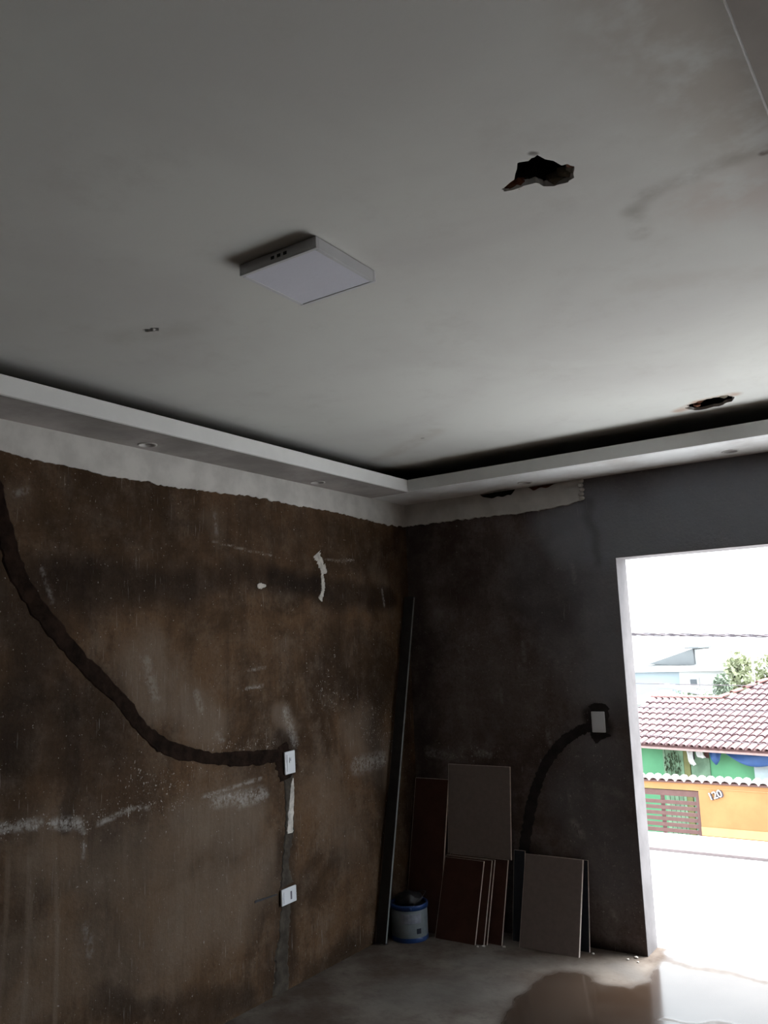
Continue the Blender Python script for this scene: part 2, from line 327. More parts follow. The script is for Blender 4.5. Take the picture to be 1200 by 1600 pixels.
ribbon('mortar_patch', [(-2.86, 2.41), (-2.841, 2.273), (-2.789, 2.109), (-2.726, 1.943), (-2.598, 1.775), (-2.434, 1.61), (-2.244, 1.446), (-2.126, 1.318), (-1.984, 1.223), (-1.736, 1.152), (-1.482, 1.12), (-1.255, 1.107)],
       [.08, .08, .08, .085, .085, .08, .07, .07, .075, .07, .072, .075], ON_LEFT, MAT['mortar'], wl, seed=2)
ribbon('mortar_patch', [(-1.20, 1.00), (-1.197, .85), (-1.20, .726), (-1.224, .639), (-1.235, .56), (-1.228, .48)], [.09, .07, .075, .06, .06, .12], ON_LEFT, MAT['mortar_grey'], wl, seed=3)
ribbon('mortar_patch', [(-1.23, .41), (-1.246, .33), (-1.262, .23), (-1.275, .12), (-1.285, .0)], [.10, .085, .09, .10, .14], ON_LEFT, MAT['mortar_grey'], wl, seed=4)
ribbon('mortar_patch', [(-1.24, 1.16), (-1.225, 1.10), (-1.225, 1.02), (-1.22, .985)], [.06, .15, .14, .09], ON_LEFT, MAT['mortar'], wl, seed=5, h=.003)
ribbon('plaster_smear', [(-1.172, .985), (-1.178, .94), (-1.187, .87), (-1.197, .79), (-1.20, .722)], [.008, .032, .05, .05, .052], ON_LEFT, MAT['white_smear'], wl, seed=6, h=.007)
def smear(path, ws, seed): ribbon('plaster_smear', path, ws, ON_LEFT, MAT['white_smear'], wl, h=.003, jit=.45, seed=seed)
smear([(-.93, 2.155), (-.905, 2.115), (-.88, 2.08), (-.845, 2.055)], [.10, .06, .075, .015], 7)
smear([(-.885, 2.05), (-.88, 1.99), (-.885, 1.94), (-.91, 1.90)], [.02, .036, .03, .045], 8)
smear([(-1.415, 1.957), (-1.385, 1.958), (-1.35, 1.962)], [.02, .036, .012], 9)
ribbon('scored_line', [(-1.46, .459), (-1.40, .457), (-1.30, .454)], [.014, .010, .006], ON_LEFT, MAT['dark_slot'], wl, h=.0025, seed=10)
# primer strip under the soffit, ragged brush edge below
def primer(name, low, top, fn, h, parent, seed):
    rnd = random.Random(seed); v = []; f = []; xs = []
    for (a, za), (b, zb) in zip(low, low[1:]):
        m = max(2, int(abs(b-a)/.012))
        for k in range(m):
            tt = k/m; q = a+(b-a)*tt; xs.append((q, za+(zb-za)*tt + (mnoise.noise(Vector((q*22, seed, 0)))*.009) + rnd.uniform(-.003, .003)))
    xs.append(low[-1])
    tp = top if callable(top) else (lambda q: top)
    for q, z in xs: v += [fn(q, z, -.004), fn(q, z+.002, h), fn(q, tp(q), h), fn(q, tp(q), -.004)]
    for k in range(len(xs)-1):
        for j in range(3): f.append([k*4+j, k*4+j+1, k*4+5+j, k*4+4+j])
    e = (len(xs)-1)*4; f += [[0, 1, 2, 3], [e, e+1, e+2, e+3]]
    return mesh_obj(name, v, f, MAT['white_paint'], parent)
primer('primer_strip', [(-5.7, 2.41), (-2.821, 2.414), (-2.659, 2.398), (-2.52, 2.402), (-2.357, 2.387), (-2.154, 2.391), (-1.97, 2.388), (-1.686, 2.401), (-1.413, 2.413), (-1.11, 2.406), (-.77, 2.409), (-.455, 2.397), (-.249, 2.386), (-.005, 2.394)], ZS, ON_LEFT, .005, wl, 3)

# ------------------------------------------------------------------ back wall with the doorway
def paint_back(U, V, c):
    warp = fbm(U, V, 3, 21)-.5; Uw = U+.25*warp; Vw = V+.2*(fbm(U, V, 3, 25)-.5)
    def dark(a, b, w0, w1, k): c[..., 0] = np.maximum(c[..., 0], k*sstep(seg_dist(Uw, Vw, a, b), w0, w1))
    def chalk_or_glare(a, b, w0, w1, k): c[..., 2] = np.maximum(c[..., 2], k*sstep(seg_dist(Uw, Vw, a, b), w0, w1))
    def scuff(a, b, w, k): c[..., 1] = np.maximum(c[..., 1], k*sstep(seg_dist(U, V, a, b), 0, w))
    dark((.05, 2.4), (.1, .2), .03, .22, .6); dark((.2, 2.2), (.9, 1.9), .1, .35, .35); dark((1.18, 2.4), (1.2, 2.1), .0, .06, .35)
    dark((.9, 0), (1.37, 0), .03, .10, .9); dark((.72, .45), (.7, .2), .04, .1, .5); dark((1.21, 1.18), (1.21, 1.18), .06, .11, .9)
    chalk_or_glare((.9, 2.0), (1.0, 1.6), .05, .3, .25); chalk_or_glare((1.0, .75), (1.3, .55), .05, .3, .3)
    chalk_or_glare((1.25, 2.25), (3.5, 2.3), .1, .45, .75); chalk_or_glare((1.2, 2.1), (1.3, 1.4), .05, .35, .5); chalk_or_glare((1.15, 1.0), (1.25, .4), .05, .3, .3)  # lintel and jamb patches paint in the glare around the doorway
    for a, b, w, k in [((.1, .95), (.55, .98), .05, .75), ((.45, .99), (.52, .985), .025, 1.1), ((.95, .75), (1.25, .6), .12, .5), ((1.02, .63), (1.07, .58), .035, 1.0),
                       ((.95, .9), (1.3, .95), .10, .45), ((1.15, 1.0), (1.35, .98), .02, .7), ((.25, 1.75), (.35, 1.72), .02, .6), ((.75, 1.6), (.78, 1.3), .05, .5), ((1.05, 2.05), (1.1, 1.9), .05, .5), ((.35, 1.2), (.36, 1.15), .015, .9),
                       ((.9, 1.1), (1.3, .3), .35, .42), ((.5, 1.6), (1.0, 1.3), .4, .32), ((.1, 1.0), (.6, 1.0), .09, .55)]: scuff(a, b, w, k)
    for a, b, w, k in [((.44, .99), (.52, .98), .02, .8), ((1.02, .63), (1.06, .57), .025, .7), ((.9, 1.12), (.91, 1.05), .015, .5), ((1.12, 2.05), (1.13, 1.95), .012, .4), ((.1, .98), (.25, .96), .03, .4), ((.62, 1.35), (.625, 1.28), .01, .4), ((1.15, .85), (1.3, .8), .02, .35), ((1.0, .8), (1.01, .72), .008, .4), ((.78, 1.62), (.785, 1.52), .012, .4), ((1.2, .2), (1.22, .16), .012, .6)]:
        c[..., 3] = np.maximum(c[..., 3], k*sstep(seg_dist(U, V, a, b), w*.2, w*1.6))
p1 = grid_patch((0, XD0), (0, 2.9), .0098, ON_BACK, paint_back, .006)
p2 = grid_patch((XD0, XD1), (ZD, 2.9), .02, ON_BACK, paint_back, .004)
mb = MB().box((0, .006, 0), (XD0, TH, 3.0)).box((XD0, .006, ZD), (XD1, TH, 3.0)).box((XD1, 0, 0), (XR+.15, TH, 3.0))
mb.box((XD0-.003, 0.0005, 0), (XD0, .006, ZD)).box((XD0, 0.0005, ZD), (XD1, .006, ZD+.003))
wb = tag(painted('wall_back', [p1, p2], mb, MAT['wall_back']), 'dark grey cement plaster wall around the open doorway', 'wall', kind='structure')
ribbon('mortar_patch', [(1.175, 1.155), (1.12, 1.14), (1.07, 1.118), (1.0, 1.075), (.949, 1.028), (.89, .96), (.842, .883), (.80, .79), (.77, .704), (.735, .58), (.715, .49), (.70, .36)],
       [.06, .065, .065, .07, .07, .07, .07, .07, .075, .075, .08, .08], ON_BACK, MAT['mortar_black'], wb, seed=12)
ribbon('mortar_patch', [(1.21, 1.28), (1.21, 1.25), (1.21, 1.11), (1.215, 1.085)], [.05, .13, .13, .06], ON_BACK, MAT['mortar_black'], wb, seed=13, h=.003)
primer('primer_strip', [(.005, 2.398), (.319, 2.395), (.591, 2.392), (.805, 2.386), (1.011, 2.391), (1.13, 2.403), (1.20, 2.415), (1.215, 2.45)], lambda q: ZS-.034*max(0, min(1, (q-.55)/.06, (.80-q)/.03))-.020*max(0, min(1, (q-.88)/.03, (1.09-q)/.1))*(1+.3*math.sin(q*70))-.004*math.sin(q*90)*(.55 < q < .8), ON_BACK, .014, wb, 8)
ribbon('gap_fill', [(.545, 2.512), (.62, 2.513), (.70, 2.520), (.805, 2.525)], [.03, .05, .045, .03], ON_BACK, MAT['cavity'], wb, h=.002, seed=21)  # dark ribbon stands in for the shade inside a gap
ribbon('gap_fill', [(.87, 2.524), (.95, 2.526), (1.10, 2.532)], [.025, .028, .012], ON_BACK, MAT['clay'], wb, h=.002, seed=22)
lump = MB()
for k in range(5): lump.lathe([(0, -.012), (.014, -.008), (.018, 0), (.014, .009), (0, .014)], 7, (1.208+.01*random.random(), -.014, 2.425+.025*k))
lump.build('plaster_lump', MAT['white_paint'], wb)
# white rendered reveal lining the doorway
mb = MB().box((XD0, .0, 0), (XD0+.004, TH+.002, ZD)).box((XD0, .0, ZD-.004), (XD1, TH+.002, ZD)).box((XD1-.004, 0, 0), (XD1, TH+.002, ZD))
tag(mb.build('trim_4', MAT['reveal']), 'white rendered reveal lining the open doorway', 'door reveal', kind='structure')

# other walls of the room
mb = MB().box((XR, YB-.15, 0), (XR+.15, TH, 3.0))
tag(mb.build('wall_right', plain('brown_plaster_plain', (.08, .055, .04), .9, .2, .3, 3)), 'brown plaster wall opposite the stained wall', 'wall', kind='structure')
mb = MB().box((0, YB-.15, 0), (XR, YB, 3.0))
tag(mb.build('wall_front', plain('grey_plaster_plain', (.09, .08, .07), .9, .2, .3, 3)), 'rough grey plaster wall facing the doorway', 'wall', kind='structure')

# ------------------------------------------------------------------ floor
WET = [(1.064, -1.15), (.984, -.852), (.979, -.60), (1.0, -.48), (1.053, -.365), (1.13, -.34), (1.202, -.36), (1.30, -.42), (1.41, -.42), (1.455, -.30), (1.42, -.05), (1.395, .11), (1.40, .3), (1.927, .3), (3.2, .3), (3.3, -.9), (2.4, -1.6), (1.5, -1.5)]
def in_poly(U, V, poly):
    ins = np.zeros(U.shape, bool); n = len(poly)
    for i in range(n):
        (x0, y0), (x1, y1) = poly[i], poly[(i+1) % n]
        if y0 == y1: continue
        ins ^= ((y0 > V) != (y1 > V)) & (U < (x1-x0)*(V-y0)/(y1-y0)+x0)
    return ins
def paint_floor(U, V, c):
    Uw = U+.07*(fbm(U, V, 9, 31)-.5); Vw = V+.07*(fbm(U, V, 9, 37)-.5)
    d = np.min([seg_dist(Uw, Vw, WET[i], WET[(i+1) % len(WET)]) for i in range(len(WET))], axis=0)
    sd_ = np.where(in_poly(Uw, Vw, WET), d, -d)
    q = np.clip((sd_+.03)/.09, 0, 1); c[..., 0] = q*q*(3-2*q)
    c[..., 2] = .8*sstep(seg_dist(Uw, Vw, (1.30, -.20), (1.50, -.34)), .02, .13)*(1-c[..., 0]) + .5*sstep(seg_dist(Uw, Vw, (.55, -1.0), (.85, -.75)), .05, .35)
    for a, b, w in [((1.455, .02), (1.93, -.10), .035), ((1.66, -.70), (1.95, -.62), .02)]:
        c[..., 0] *= 1-.4*sstep(seg_dist(U+.15*(fbm(U, V, 6, 51)-.5), V+.15*(fbm(U, V, 7, 53)-.5), a, b), 0, w*2.2)
    c[..., 2] = np.maximum(c[..., 2], .35*sstep(seg_dist(Uw, Vw, (1.2, -.25), (.6, -.5)), .02, .15)*(1-c[..., 0]))
ON_FLOOR = lambda a, b, h: (a, b, h)
p1 = grid_patch((0, 3.6), (-2.4, TH), .0125, ON_FLOOR, paint_floor, 0)
mb = MB().box((-.0, YB, -.2), (XR, TH, -.004)).box((0, YB, -.004), (XR, -2.4, 0)).box((3.6, -2.4, -.004), (XR, TH, 0))
fl = tag(painted('floor', [p1], mb, MAT['floor']), 'bare concrete floor with a damp brown patch by the doorway', 'floor', kind='structure')

# balcony slab beyond the door
def paint_balc(U, V, c):
    c[..., 0] = np.clip((.215+.12*(fbm(U, V, 4, 41)-.5)-V)/.05, 0, 1)
    c[..., 1] = np.clip(sstep(seg_dist(U+.2*(fbm(U,V,4,45)-.5), V+.1*(fbm(U, V, 6, 47)-.5), (1.6, .22), (2.6, .3)), .005, .05)*.5, 0, 1)
p1 = grid_patch((-2.0, 6.0), (TH, 2.24), .04, ON_FLOOR, paint_balc, 0)
mb = MB().box((-2, TH, -.2), (6, 2.24, -.003))
tag(painted('balcony_floor', [p1], mb, MAT['balcony']), 'wet pale tiled balcony floor outside the doorway', 'balcony floor', kind='structure')
tag(MB().box((-2, 2.24, -.2), (6, 2.31, .022)).build('balcony_curb', MAT['curb']), 'low pinkish curb along the balcony floor', 'curb', kind='structure')
tag(MB().box((-2, 2.31, -.22), (6, 2.90, -.005)).build('balcony_ledge', MAT['coping']), 'white slab ledge beyond the balcony curb', 'ledge', kind='structure')

# ------------------------------------------------------------------ ceiling with broken holes
def ragged(poly, amp, n, seed):
    rnd = random.Random(seed); out = []
    for i, p in enumerate(poly):
        q = poly[(i+1) % len(poly)]
        for k in range(n):
            tt = k/n; out.append((p[0]+(q[0]-p[0])*tt+(rnd.uniform(-amp, amp) if k else 0), p[1]+(q[1]-p[1])*tt+(rnd.uniform(-amp, amp) if k else 0)))
    return out
HOLE1 = ragged([(2.151, -2.871), (2.195, -2.891), (2.230, -2.949), (2.254, -2.941), (2.280, -2.951), (2.306, -2.880), (2.321, -2.873), (2.329, -2.856), (2.310, -2.811), (2.291, -2.801), (2.257, -2.806), (2.237, -2.821), (2.229, -2.847), (2.200, -2.853), (2.171, -2.851), (2.155, -2.856)], .003, 3, 1)
HOLE2 = ragged([(1.962, -.575), (2.005, -.625), (2.05, -.65), (2.10, -.655), (2.145, -.668), (2.18, -.655), (2.192, -.60), (2.165, -.535), (2.121, -.505), (2.045, -.488), (1.985, -.497)], .010, 3, 2)
HOLE3 = ragged([(0.800, -2.818), (0.815, -2.827), (0.834, -2.813), (0.848, -2.818), (0.862, -2.799), (0.843, -2.784), (0.824, -2.794), (0.808, -2.799)], .003, 2, 4)
def pierced(name, outer, holes, z, mat, parent=None, skirt=.02):
    bm = bmesh.new(); edges = []; loops = []
    for poly in [outer]+holes:
        vs = [bm.verts.new((x, y, z)) for x, y in poly]; loops.append(vs)
        edges += [bm.edges.new((vs[i], vs[(i+1) % len(vs)])) for i in range(len(vs))]
    bmesh.ops.triangle_fill(bm, edges=edges, use_beauty=True)
    for vs in loops[1:]:
        up = [bm.verts.new(v.co+Vector((random.uniform(-.003, .003), random.uniform(-.003, .003), skirt))) for v in vs]
        for i in range(len(vs)): bm.faces.new((vs[i], vs[(i+1) % len(vs)], up[(i+1) % len(up)], up[i]))
    me = bpy.data.meshes.new(name); bm.to_mesh(me); bm.free(); me.materials.append(mat)
    o = bpy.data.objects.new(name, me); COL.objects.link(o)
    if parent: o.parent = parent
    return o
ce = tag(pierced('ceiling', [(0, YB), (XR, YB), (XR, 0), (0, 0)], [HOLE1, HOLE2, HOLE3], ZC, MAT['ceiling'], skirt=.014), 'patchy off white plaster ceiling with broken holes', 'ceiling', kind='structure')
MB().box((-.15, YB-.15, 2.90), (XR+.15, TH, 3.02)).build('slab', MAT['cavity'], ce)
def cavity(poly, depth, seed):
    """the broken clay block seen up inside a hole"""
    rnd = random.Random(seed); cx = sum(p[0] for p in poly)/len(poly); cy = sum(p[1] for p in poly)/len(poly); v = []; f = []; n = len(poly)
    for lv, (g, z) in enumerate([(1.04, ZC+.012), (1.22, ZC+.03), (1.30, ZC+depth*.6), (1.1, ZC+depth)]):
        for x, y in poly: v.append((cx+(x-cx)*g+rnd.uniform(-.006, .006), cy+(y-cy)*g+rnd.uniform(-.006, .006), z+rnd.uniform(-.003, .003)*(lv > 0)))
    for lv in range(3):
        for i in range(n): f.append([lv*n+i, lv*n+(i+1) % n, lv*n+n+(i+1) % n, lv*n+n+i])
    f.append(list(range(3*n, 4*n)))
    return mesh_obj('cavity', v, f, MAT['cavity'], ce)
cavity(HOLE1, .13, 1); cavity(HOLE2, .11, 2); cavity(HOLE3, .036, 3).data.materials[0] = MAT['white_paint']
def shard(c, size, rot, mat, seed):
    rnd = random.Random(seed); bm = bmesh.new(); bmesh.ops.create_icosphere(bm, subdivisions=1, radius=.5)
    for v in bm.verts: v.co = v.co*rnd.uniform(.7, 1.15)
    T = Matrix.Translation(c) @ Matrix.Rotation(rot, 4, 'Z') @ Matrix.Diagonal((*size, 1)); bm.transform(T)
    me = bpy.data.meshes.new('clay_fragment'); bm.to_mesh(me); bm.free(); me.materials.append(mat)
    o = bpy.data.objects.new('clay_fragment', me); COL.objects.link(o); o.parent = ce
shard((2.164, -2.853, ZC+.016), (.05, .025, .03), .4, MAT['clay'], 1); shard((2.185, -2.845, ZC+.016), (.05, .03, .03), -.1, MAT['clay'], 2)
shard((2.320, -2.849, ZC+.018), (.03, .05, .03), -.3, MAT['clay'], 3)
grub = plain('grey_rubble', (.20, .17, .13), .95, .2, .5, 30, bs=.8)
shard((2.295, -2.806, ZC+.022), (.07, .035, .035), .5, grub, 4); shard((2.260, -2.806, ZC+.022), (.05, .03, .04), .1, grub, 5); shard((2.312, -2.825, ZC+.02), (.04, .05, .03), .5, grub, 6)
shard((2.013, -0.549, ZC+.012), (.05, .03, .03), .2, MAT['clay'], 7); shard((2.042, -0.611, ZC+.012), (.04, .03, .03), .2, MAT['clay'], 8)
shard((2.147, -0.606, ZC+.016), (.05, .04, .03), .7, grub, 9); shard((0.834, -2.799, ZC+.006), (.02, .02, .016), 0, MAT['white_paint'], 10)

# ------------------------------------------------------------------ dropped gypsum border (soffit board + upright lip)
WL, WBk = .287, .405
XRL = 2.757
def lip_box(mb, a, b): mb.box(a, b)
def ring(cx, cy, r, n=20): return [(cx+r*math.cos(2*math.pi*k/n), cy+r*math.sin(2*math.pi*k/n)) for k in range(n)]
SPOTS_L = [(.085, -2.19), (.085, -1.01), (.085, -3.40)]; SPOTS_B = [(.93, -.155), (2.06, -.155)]
def border(name, outer, holes, lip, label, gm=None, lm=None):
    e = empty(name, (0, 0, 0), label, 'ceiling border', kind='structure')
    pierced('soffit_board', outer, holes, ZS, gm or MAT['gypsum'], e, skirt=.03)
    bmx = MB(); bmx.prism(outer, lambda a, b, h: (a, b, ZS+.030+h), .002)
    bmx.build('backing_board', MAT['cavity'], e)
    bevel(MB().box(*lip).build('lip', lm or MAT['lip'], e), .002, 1)
    return e
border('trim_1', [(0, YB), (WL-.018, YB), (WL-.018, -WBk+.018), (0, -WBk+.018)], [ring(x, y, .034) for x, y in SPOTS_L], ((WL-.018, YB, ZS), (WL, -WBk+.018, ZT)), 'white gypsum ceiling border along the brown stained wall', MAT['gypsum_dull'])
SLOT1 = ragged([(.56, -.012), (.60, -.03), (.68, -.055), (.76, -.05), (.80, -.02), (.78, -.006), (.62, -.004)], .004, 3, 5)
SLOT2 = ragged([(.885, -.012), (.93, -.022), (1.0, -.016), (1.07, -.012), (1.08, -.005), (.90, -.004)], .003, 3, 6)
border('trim_2', [(0, -WBk+.018), (XRL+.018, -WBk+.018), (XR, -WBk+.018), (XR, 0), (0, 0)], [ring(x, y, .034) for x, y in SPOTS_B]+[SLOT1, SLOT2], ((WL-.018, -WBk, ZS), (XRL+.018, -WBk+.018, ZT)), 'white gypsum ceiling border above the doorway wall')
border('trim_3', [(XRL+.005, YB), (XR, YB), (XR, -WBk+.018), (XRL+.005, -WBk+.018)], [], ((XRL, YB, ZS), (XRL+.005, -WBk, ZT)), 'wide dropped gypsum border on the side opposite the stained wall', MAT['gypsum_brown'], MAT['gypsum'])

# recessed spot lamps
chrome = plain('worn_white_rim', (.58, .56, .54), .5, .4, .05); bulb = plain('frosted_spot_glass', (.80, .80, .80), .3, .5, .02)
def downlight(x, y, label):
    e = empty('downlight', (x, y, ZS), label, 'spot lamp', 'recessed spots in the ceiling border')
    MB().lathe([(.033, .02), (.033, -.002), (.036, -.004), (.041, -.003), (.042, .0), (.033, .001)], 28).build('rim', chrome, e, True)
    MB().lathe([(.0, .008), (.015, .010), (.027, .018), (.031, .026), (.0, .028)], 24).build('lamp_glass', bulb, e, True)
downlight(*SPOTS_L[0], 'small recessed spot in the border above the long diagonal mortar channel')
downlight(*SPOTS_L[1], 'small recessed spot in the border above the white wall smears')
downlight(*SPOTS_L[2], 'small recessed spot in the border far from the room corner')
downlight(*SPOTS_B[0], 'small recessed spot beside the dark gap in the border')
downlight(*SPOTS_B[1], 'small recessed spot in the border above the doorway')

# ------------------------------------------------------------------ square LED panel
S = .272; e = empty('ceiling_light', (1.529, -2.836, ZC), 'square white surface mounted ceiling light with frosted diffuser', 'ceiling light')
h = S/2
fr = MB().box((-h, -h, -.035), (h, -h+.012, -.002)).box((-h, h-.012, -.035), (h, h, -.002)).box((-h, -h+.012, -.035), (-h+.012, h-.012, -.002)).box((h-.012, -h+.012, -.035), (h, h-.012, -.002))
frm = plain('white_lamp_frame', (.60, .60, .62), .5, .4, .03)
bevel(fr.build('frame', frm, e), .0015)
MB().box((-h+.004, -h+.004, -.004), (h-.004, h-.004, 0)).build('back_plate', MAT['dark_slot'], e)
bevel(MB().box((-h+.011, -h+.011, -.0335), (h-.011, h-.011, -.006)).build('diffuser', plain('frosted_diffuser', (.70, .70, .78), .55, .4, .01), e), .001)
for k in range(3):
    MB().box((-.020+k*.022, -h-.0008, -.022), (-.008+k*.022, -h+.002, -.013)).build('vent_slot', MAT['dark_slot'], e)

# ------------------------------------------------------------------ wall plates
def plate_left(name, y, z, w, hgt, label, cat, build, roll=0):
    e = empty(name, (0.004, y, z), label, cat); e.rotation_euler = (roll, 0, 0)
    pl = MB().box((0, -w/2, -hgt/2), (.010, w/2, hgt/2)).build('cover_plate', MAT['plastic'], e); bevel(pl, .004, 3)
    build(e, pl); return e
def sw(e, pl):
    bevel(MB().box((.010, -.026, -.042), (.0125, .026, .042)).build('inner_frame', MAT['plastic'], e), .001)
    rk = MB().box((.0125, -.011, .0), (.0165, .011, .026)); o = rk.build('rocker', MAT['plastic'], e); bevel(o, .002)
    MB().box((.0125, -.007, .008), (.0168, -.001, .022)).build('rocker_mark', plain('grey_mark', (.30, .31, .35), .5), e)
plate_left('light_switch', -1.200, 1.066, .080, .112, 'white wall switch at the end of the long diagonal mortar channel', 'light switch', sw, .03)
def outl(e, pl):
    bevel(MB().box((.010, -.042, -.027), (.0125, .042, .027)).build('inner_frame', MAT['plastic'], e), .001)
    MB().box((.012, .006, -.019), (.0135, .017, .019)).build('socket_slot', plain('grey_slot', (.14, .13, .17), .5), e)
    for s in (-1, 1): MB().lathe([(0, .0), (.003, .0), (.003, .002), (0, .0022)], 10).build('screw', MAT['plastic'], e).matrix_local = Matrix.Translation((.0125, s*.047, 0)) @ Matrix.Rotation(math.pi/2, 4, 'Y')
plate_left('power_outlet', -1.226, .432, .112, .076, 'white horizontal outlet plate low on the brown stained wall', 'power outlet', outl, .02)
e = empty('wall_plate', (1.208, -.004, 1.180), 'blank white plate at the end of the dark curved channel beside the doorway', 'wall plate')
bevel(MB().box((-.038, -.010, -.056), (.038, 0, .056)).build('cover_plate', MAT['plastic'], e), .004, 3)
bevel(MB().box((-.024, -.0125, -.040), (.024, -.010, .040)).build('inner_frame', MAT['plastic'], e), .001)

# ------------------------------------------------------------------ straightedge bar in the corner
e = empty('straightedge_bar', (.046, -.50, 0), 'long dark aluminium straightedge leaning into the room corner', 'straightedge')
ax = Vector((.0, .445, 1.935)); L = ax.length; d = ax.normalized()
T = Matrix((Vector((1,0,0)), d.cross(Vector((1,0,0))), d)).transposed().to_4x4()
darkmetal = plain('dull_dark_aluminium', (.025, .024, .024), .6, .4, .25, 20); edgem = plain('door_lit_metal', (.24, .26, .25), .5, .4, .3, 12)  # narrow side made paler: door light on it put into the colour
bar = MB(); w, th_, q = .066, .018, .003
bar.box((-w/2, -th_/2, .008), (w/2, -th_/2+q, L), T).box((-w/2, th_/2-q, .008), (w/2, th_/2, L), T).box((-w/2, -th_/2+q, .008), (-w/2+q, th_/2-q, L), T)
bar.build('tube', darkmetal, e)
MB().box((w/2-q, -th_/2+q, .008), (w/2, th_/2-q, L), T).build('door_lit_edge', edgem, e)
MB().box((-w/2-.001, -th_/2-.001, 0.006), (w/2+.001, th_/2+.001, .012), T).build('end_cap', MAT['dark_slot'], e)
MB().box((-w/2-.001, -th_/2-.001, L-.004), (w/2+.001, th_/2+.001, L+.002), T).build('end_cap', MAT['dark_slot'], e)

# ------------------------------------------------------------------ paint bucket
e = empty('paint_bucket', (.122, -.320, 0), 'small open white and blue paint bucket in the room corner', 'bucket')
bw = plain('bucket_label_print', (.17, .20, .22), .45, .5, .15, 14); bb = plain('bucket_blue', (.014, .05, .18), .35, .5, .1); bk = plain('bucket_black', (.012, .012, .014), .5, .4, .3)
R = .104
MB().lathe([(0, .004), (R-.006, .0), (R-.002, .004), (R, .02), (R, .17), (R-.004, .172), (R-.005, .03), (0, .028)], 40).build('body', bw, e, True)
MB().lathe([(R, .166), (R+.004, .168), (R+.005, .188), (R+.003, .194), (R-.004, .194), (R-.004, .166), (R, .166)], 40).build('rim', bb, e, True)
MB().lathe([(R+.0008, .0), (R+.0012, .004), (R+.0012, .022), (R+.0002, .024)], 40).build('base_band', bb, e, True)
MB().lathe([(R-.004, .16), (R*.8, .172), (R*.45, .181), (0, .183)], 28).build('paint_residue', bk, e, True)
MB().tube([(-(R+.004), 0, .18), (-R*.92, -.03, .205), (-R*.6, -.075, .232), (0, -.10, .243), (R*.6, -.075, .232), (R*.92, -.03, .205), (R+.004, 0, .18)], .0022, 6).build('handle', bk, e, True).rotation_euler = (0, 0, 2.2)
for s in (-1, 1):
    a = 2.2 + (0 if s > 0 else math.pi); MB().lathe([(0, -.008), (.008, -.006), (.009, 0), (.008, .006), (0, .008)], 10, ((R+.005)*math.cos(a), (R+.005)*math.sin(a), .18)).build('handle_lug', bb, e, True)
# printed square mark on the label (curved patch on the camera-facing side)
a0 = math.atan2(-.70, .71)
def curved(a, da, z0, z1, mat, name):
    v = []; f = []; n = 6
    for k in range(n+1):
        an = a-da+2*da*k/n
        for rr in (R-.001, R+.0014):
            for z in (z0, z1): v.append((rr*math.cos(an), rr*math.sin(an), z))
    for k in range(n):
        i = k*4; f += [[i+2, i+6, i+7, i+3], [i, i+4, i+5, i+1], [i+1, i+5, i+7, i+3], [i, i+4, i+6, i+2]]
    f += [[0, 1, 3, 2], [n*4, n*4+1, n*4+3, n*4+2]]
    mesh_obj(name, v, f, mat, e)
curved(a0+.30, .13, .045, .072, plain('label_black_print', (.02, .025, .04), .5), 'label_mark')
curved(a0-.1, .55, .10, .15, plain('label_pale_print', (.26, .28, .34), .5, .4, .2, 25), 'label_panel')

# black rounded lump filling the bucket mouth
bm = bmesh.new(); bmesh.ops.create_icosphere(bm, subdivisions=3, radius=1)
for v in bm.verts:
    k = 1+.35*mnoise.noise(v.co*2.1)+.15*mnoise.noise(v.co*5); v.co = Vector((v.co.x*.075*k, v.co.y*.07*k, max(v.co.z*.045*k, -.02)))
me = bpy.data.meshes.new('black_lump'); bm.to_mesh(me); bm.free(); me.materials.append(bk); me.polygons.foreach_set('use_smooth', [True]*len(me.polygons))
o = bpy.data.objects.new('black_lump', me); COL.objects.link(o); o.parent = e; o.location = (-.007, .01, .20)

# ------------------------------------------------------------------ leaning tiles
tile_beige = plain('beige_tile_back', (.22, .18, .165), .85, .2, .06, 40); tile_red = plain('dark_red_clay_tile', (.06, .026, .018), .85, .25, .15, 12)
tile_edge = plain('pale_tile_edge', (.72, .64, .56), .8, .3, .15, 40); tile_slate = plain('navy_black_tile', (.025, .03, .04), .7, .3, .2, 10)
def lean_tile(name, x0, x1, y0, y1, z0, z1, th, mat, label, skew=0.0, cat='tile', group='tiles leaning on the wall'):
    """bottom front edge at y0,z0; top front edge at y1,z1; skew turns it about the vertical"""
    e = empty(name, (x0, y0, z0), label, cat, group)
    W = x1-x0; up = Vector((0, y1-y0, z1-z0)); H = up.length; up.normalize(); xx = Vector((1, 0, 0)); nn = up.cross(xx)   # into the wall
    if nn.y < 0: nn = -nn
    T = Matrix((xx, nn, up)).transposed().to_4x4(); T = Matrix.Rotation(skew, 4, 'Z') @ T
    off = .001
    MB().box((off*2, 0, off), (W-off*2, th, H-off), T).build('face', mat, e)
    MB().box((W-off*2, .0006, 0), (W, th-.0006, H), T).build('side_edge', tile_edge, e); MB().box((0, .0006, 0), (off*2, th-.0006, H), T).build('side_edge', tile_edge, e)
    MB().box((off*2, .0006, H-off), (W-off*2, th-.0006, H+.0008), T).build('top_edge', tile_edge, e)
    return e
lean_tile('tile', .012, .246, -.205, -.022, 0, .826, .012, tile_red, 'tall narrow dark red tile standing in the room corner behind the bucket')
lean_tile('tile', .655, .724, -.105, -.02, 0, .462, .009, tile_slate, 'navy black tile standing in the gap between the two tile stacks')
lean_tile('tile', .262, .640, -.205, -.070, 0, .415, .009, tile_red, 'dark red tile rearmost in the stack under the raised beige tile')
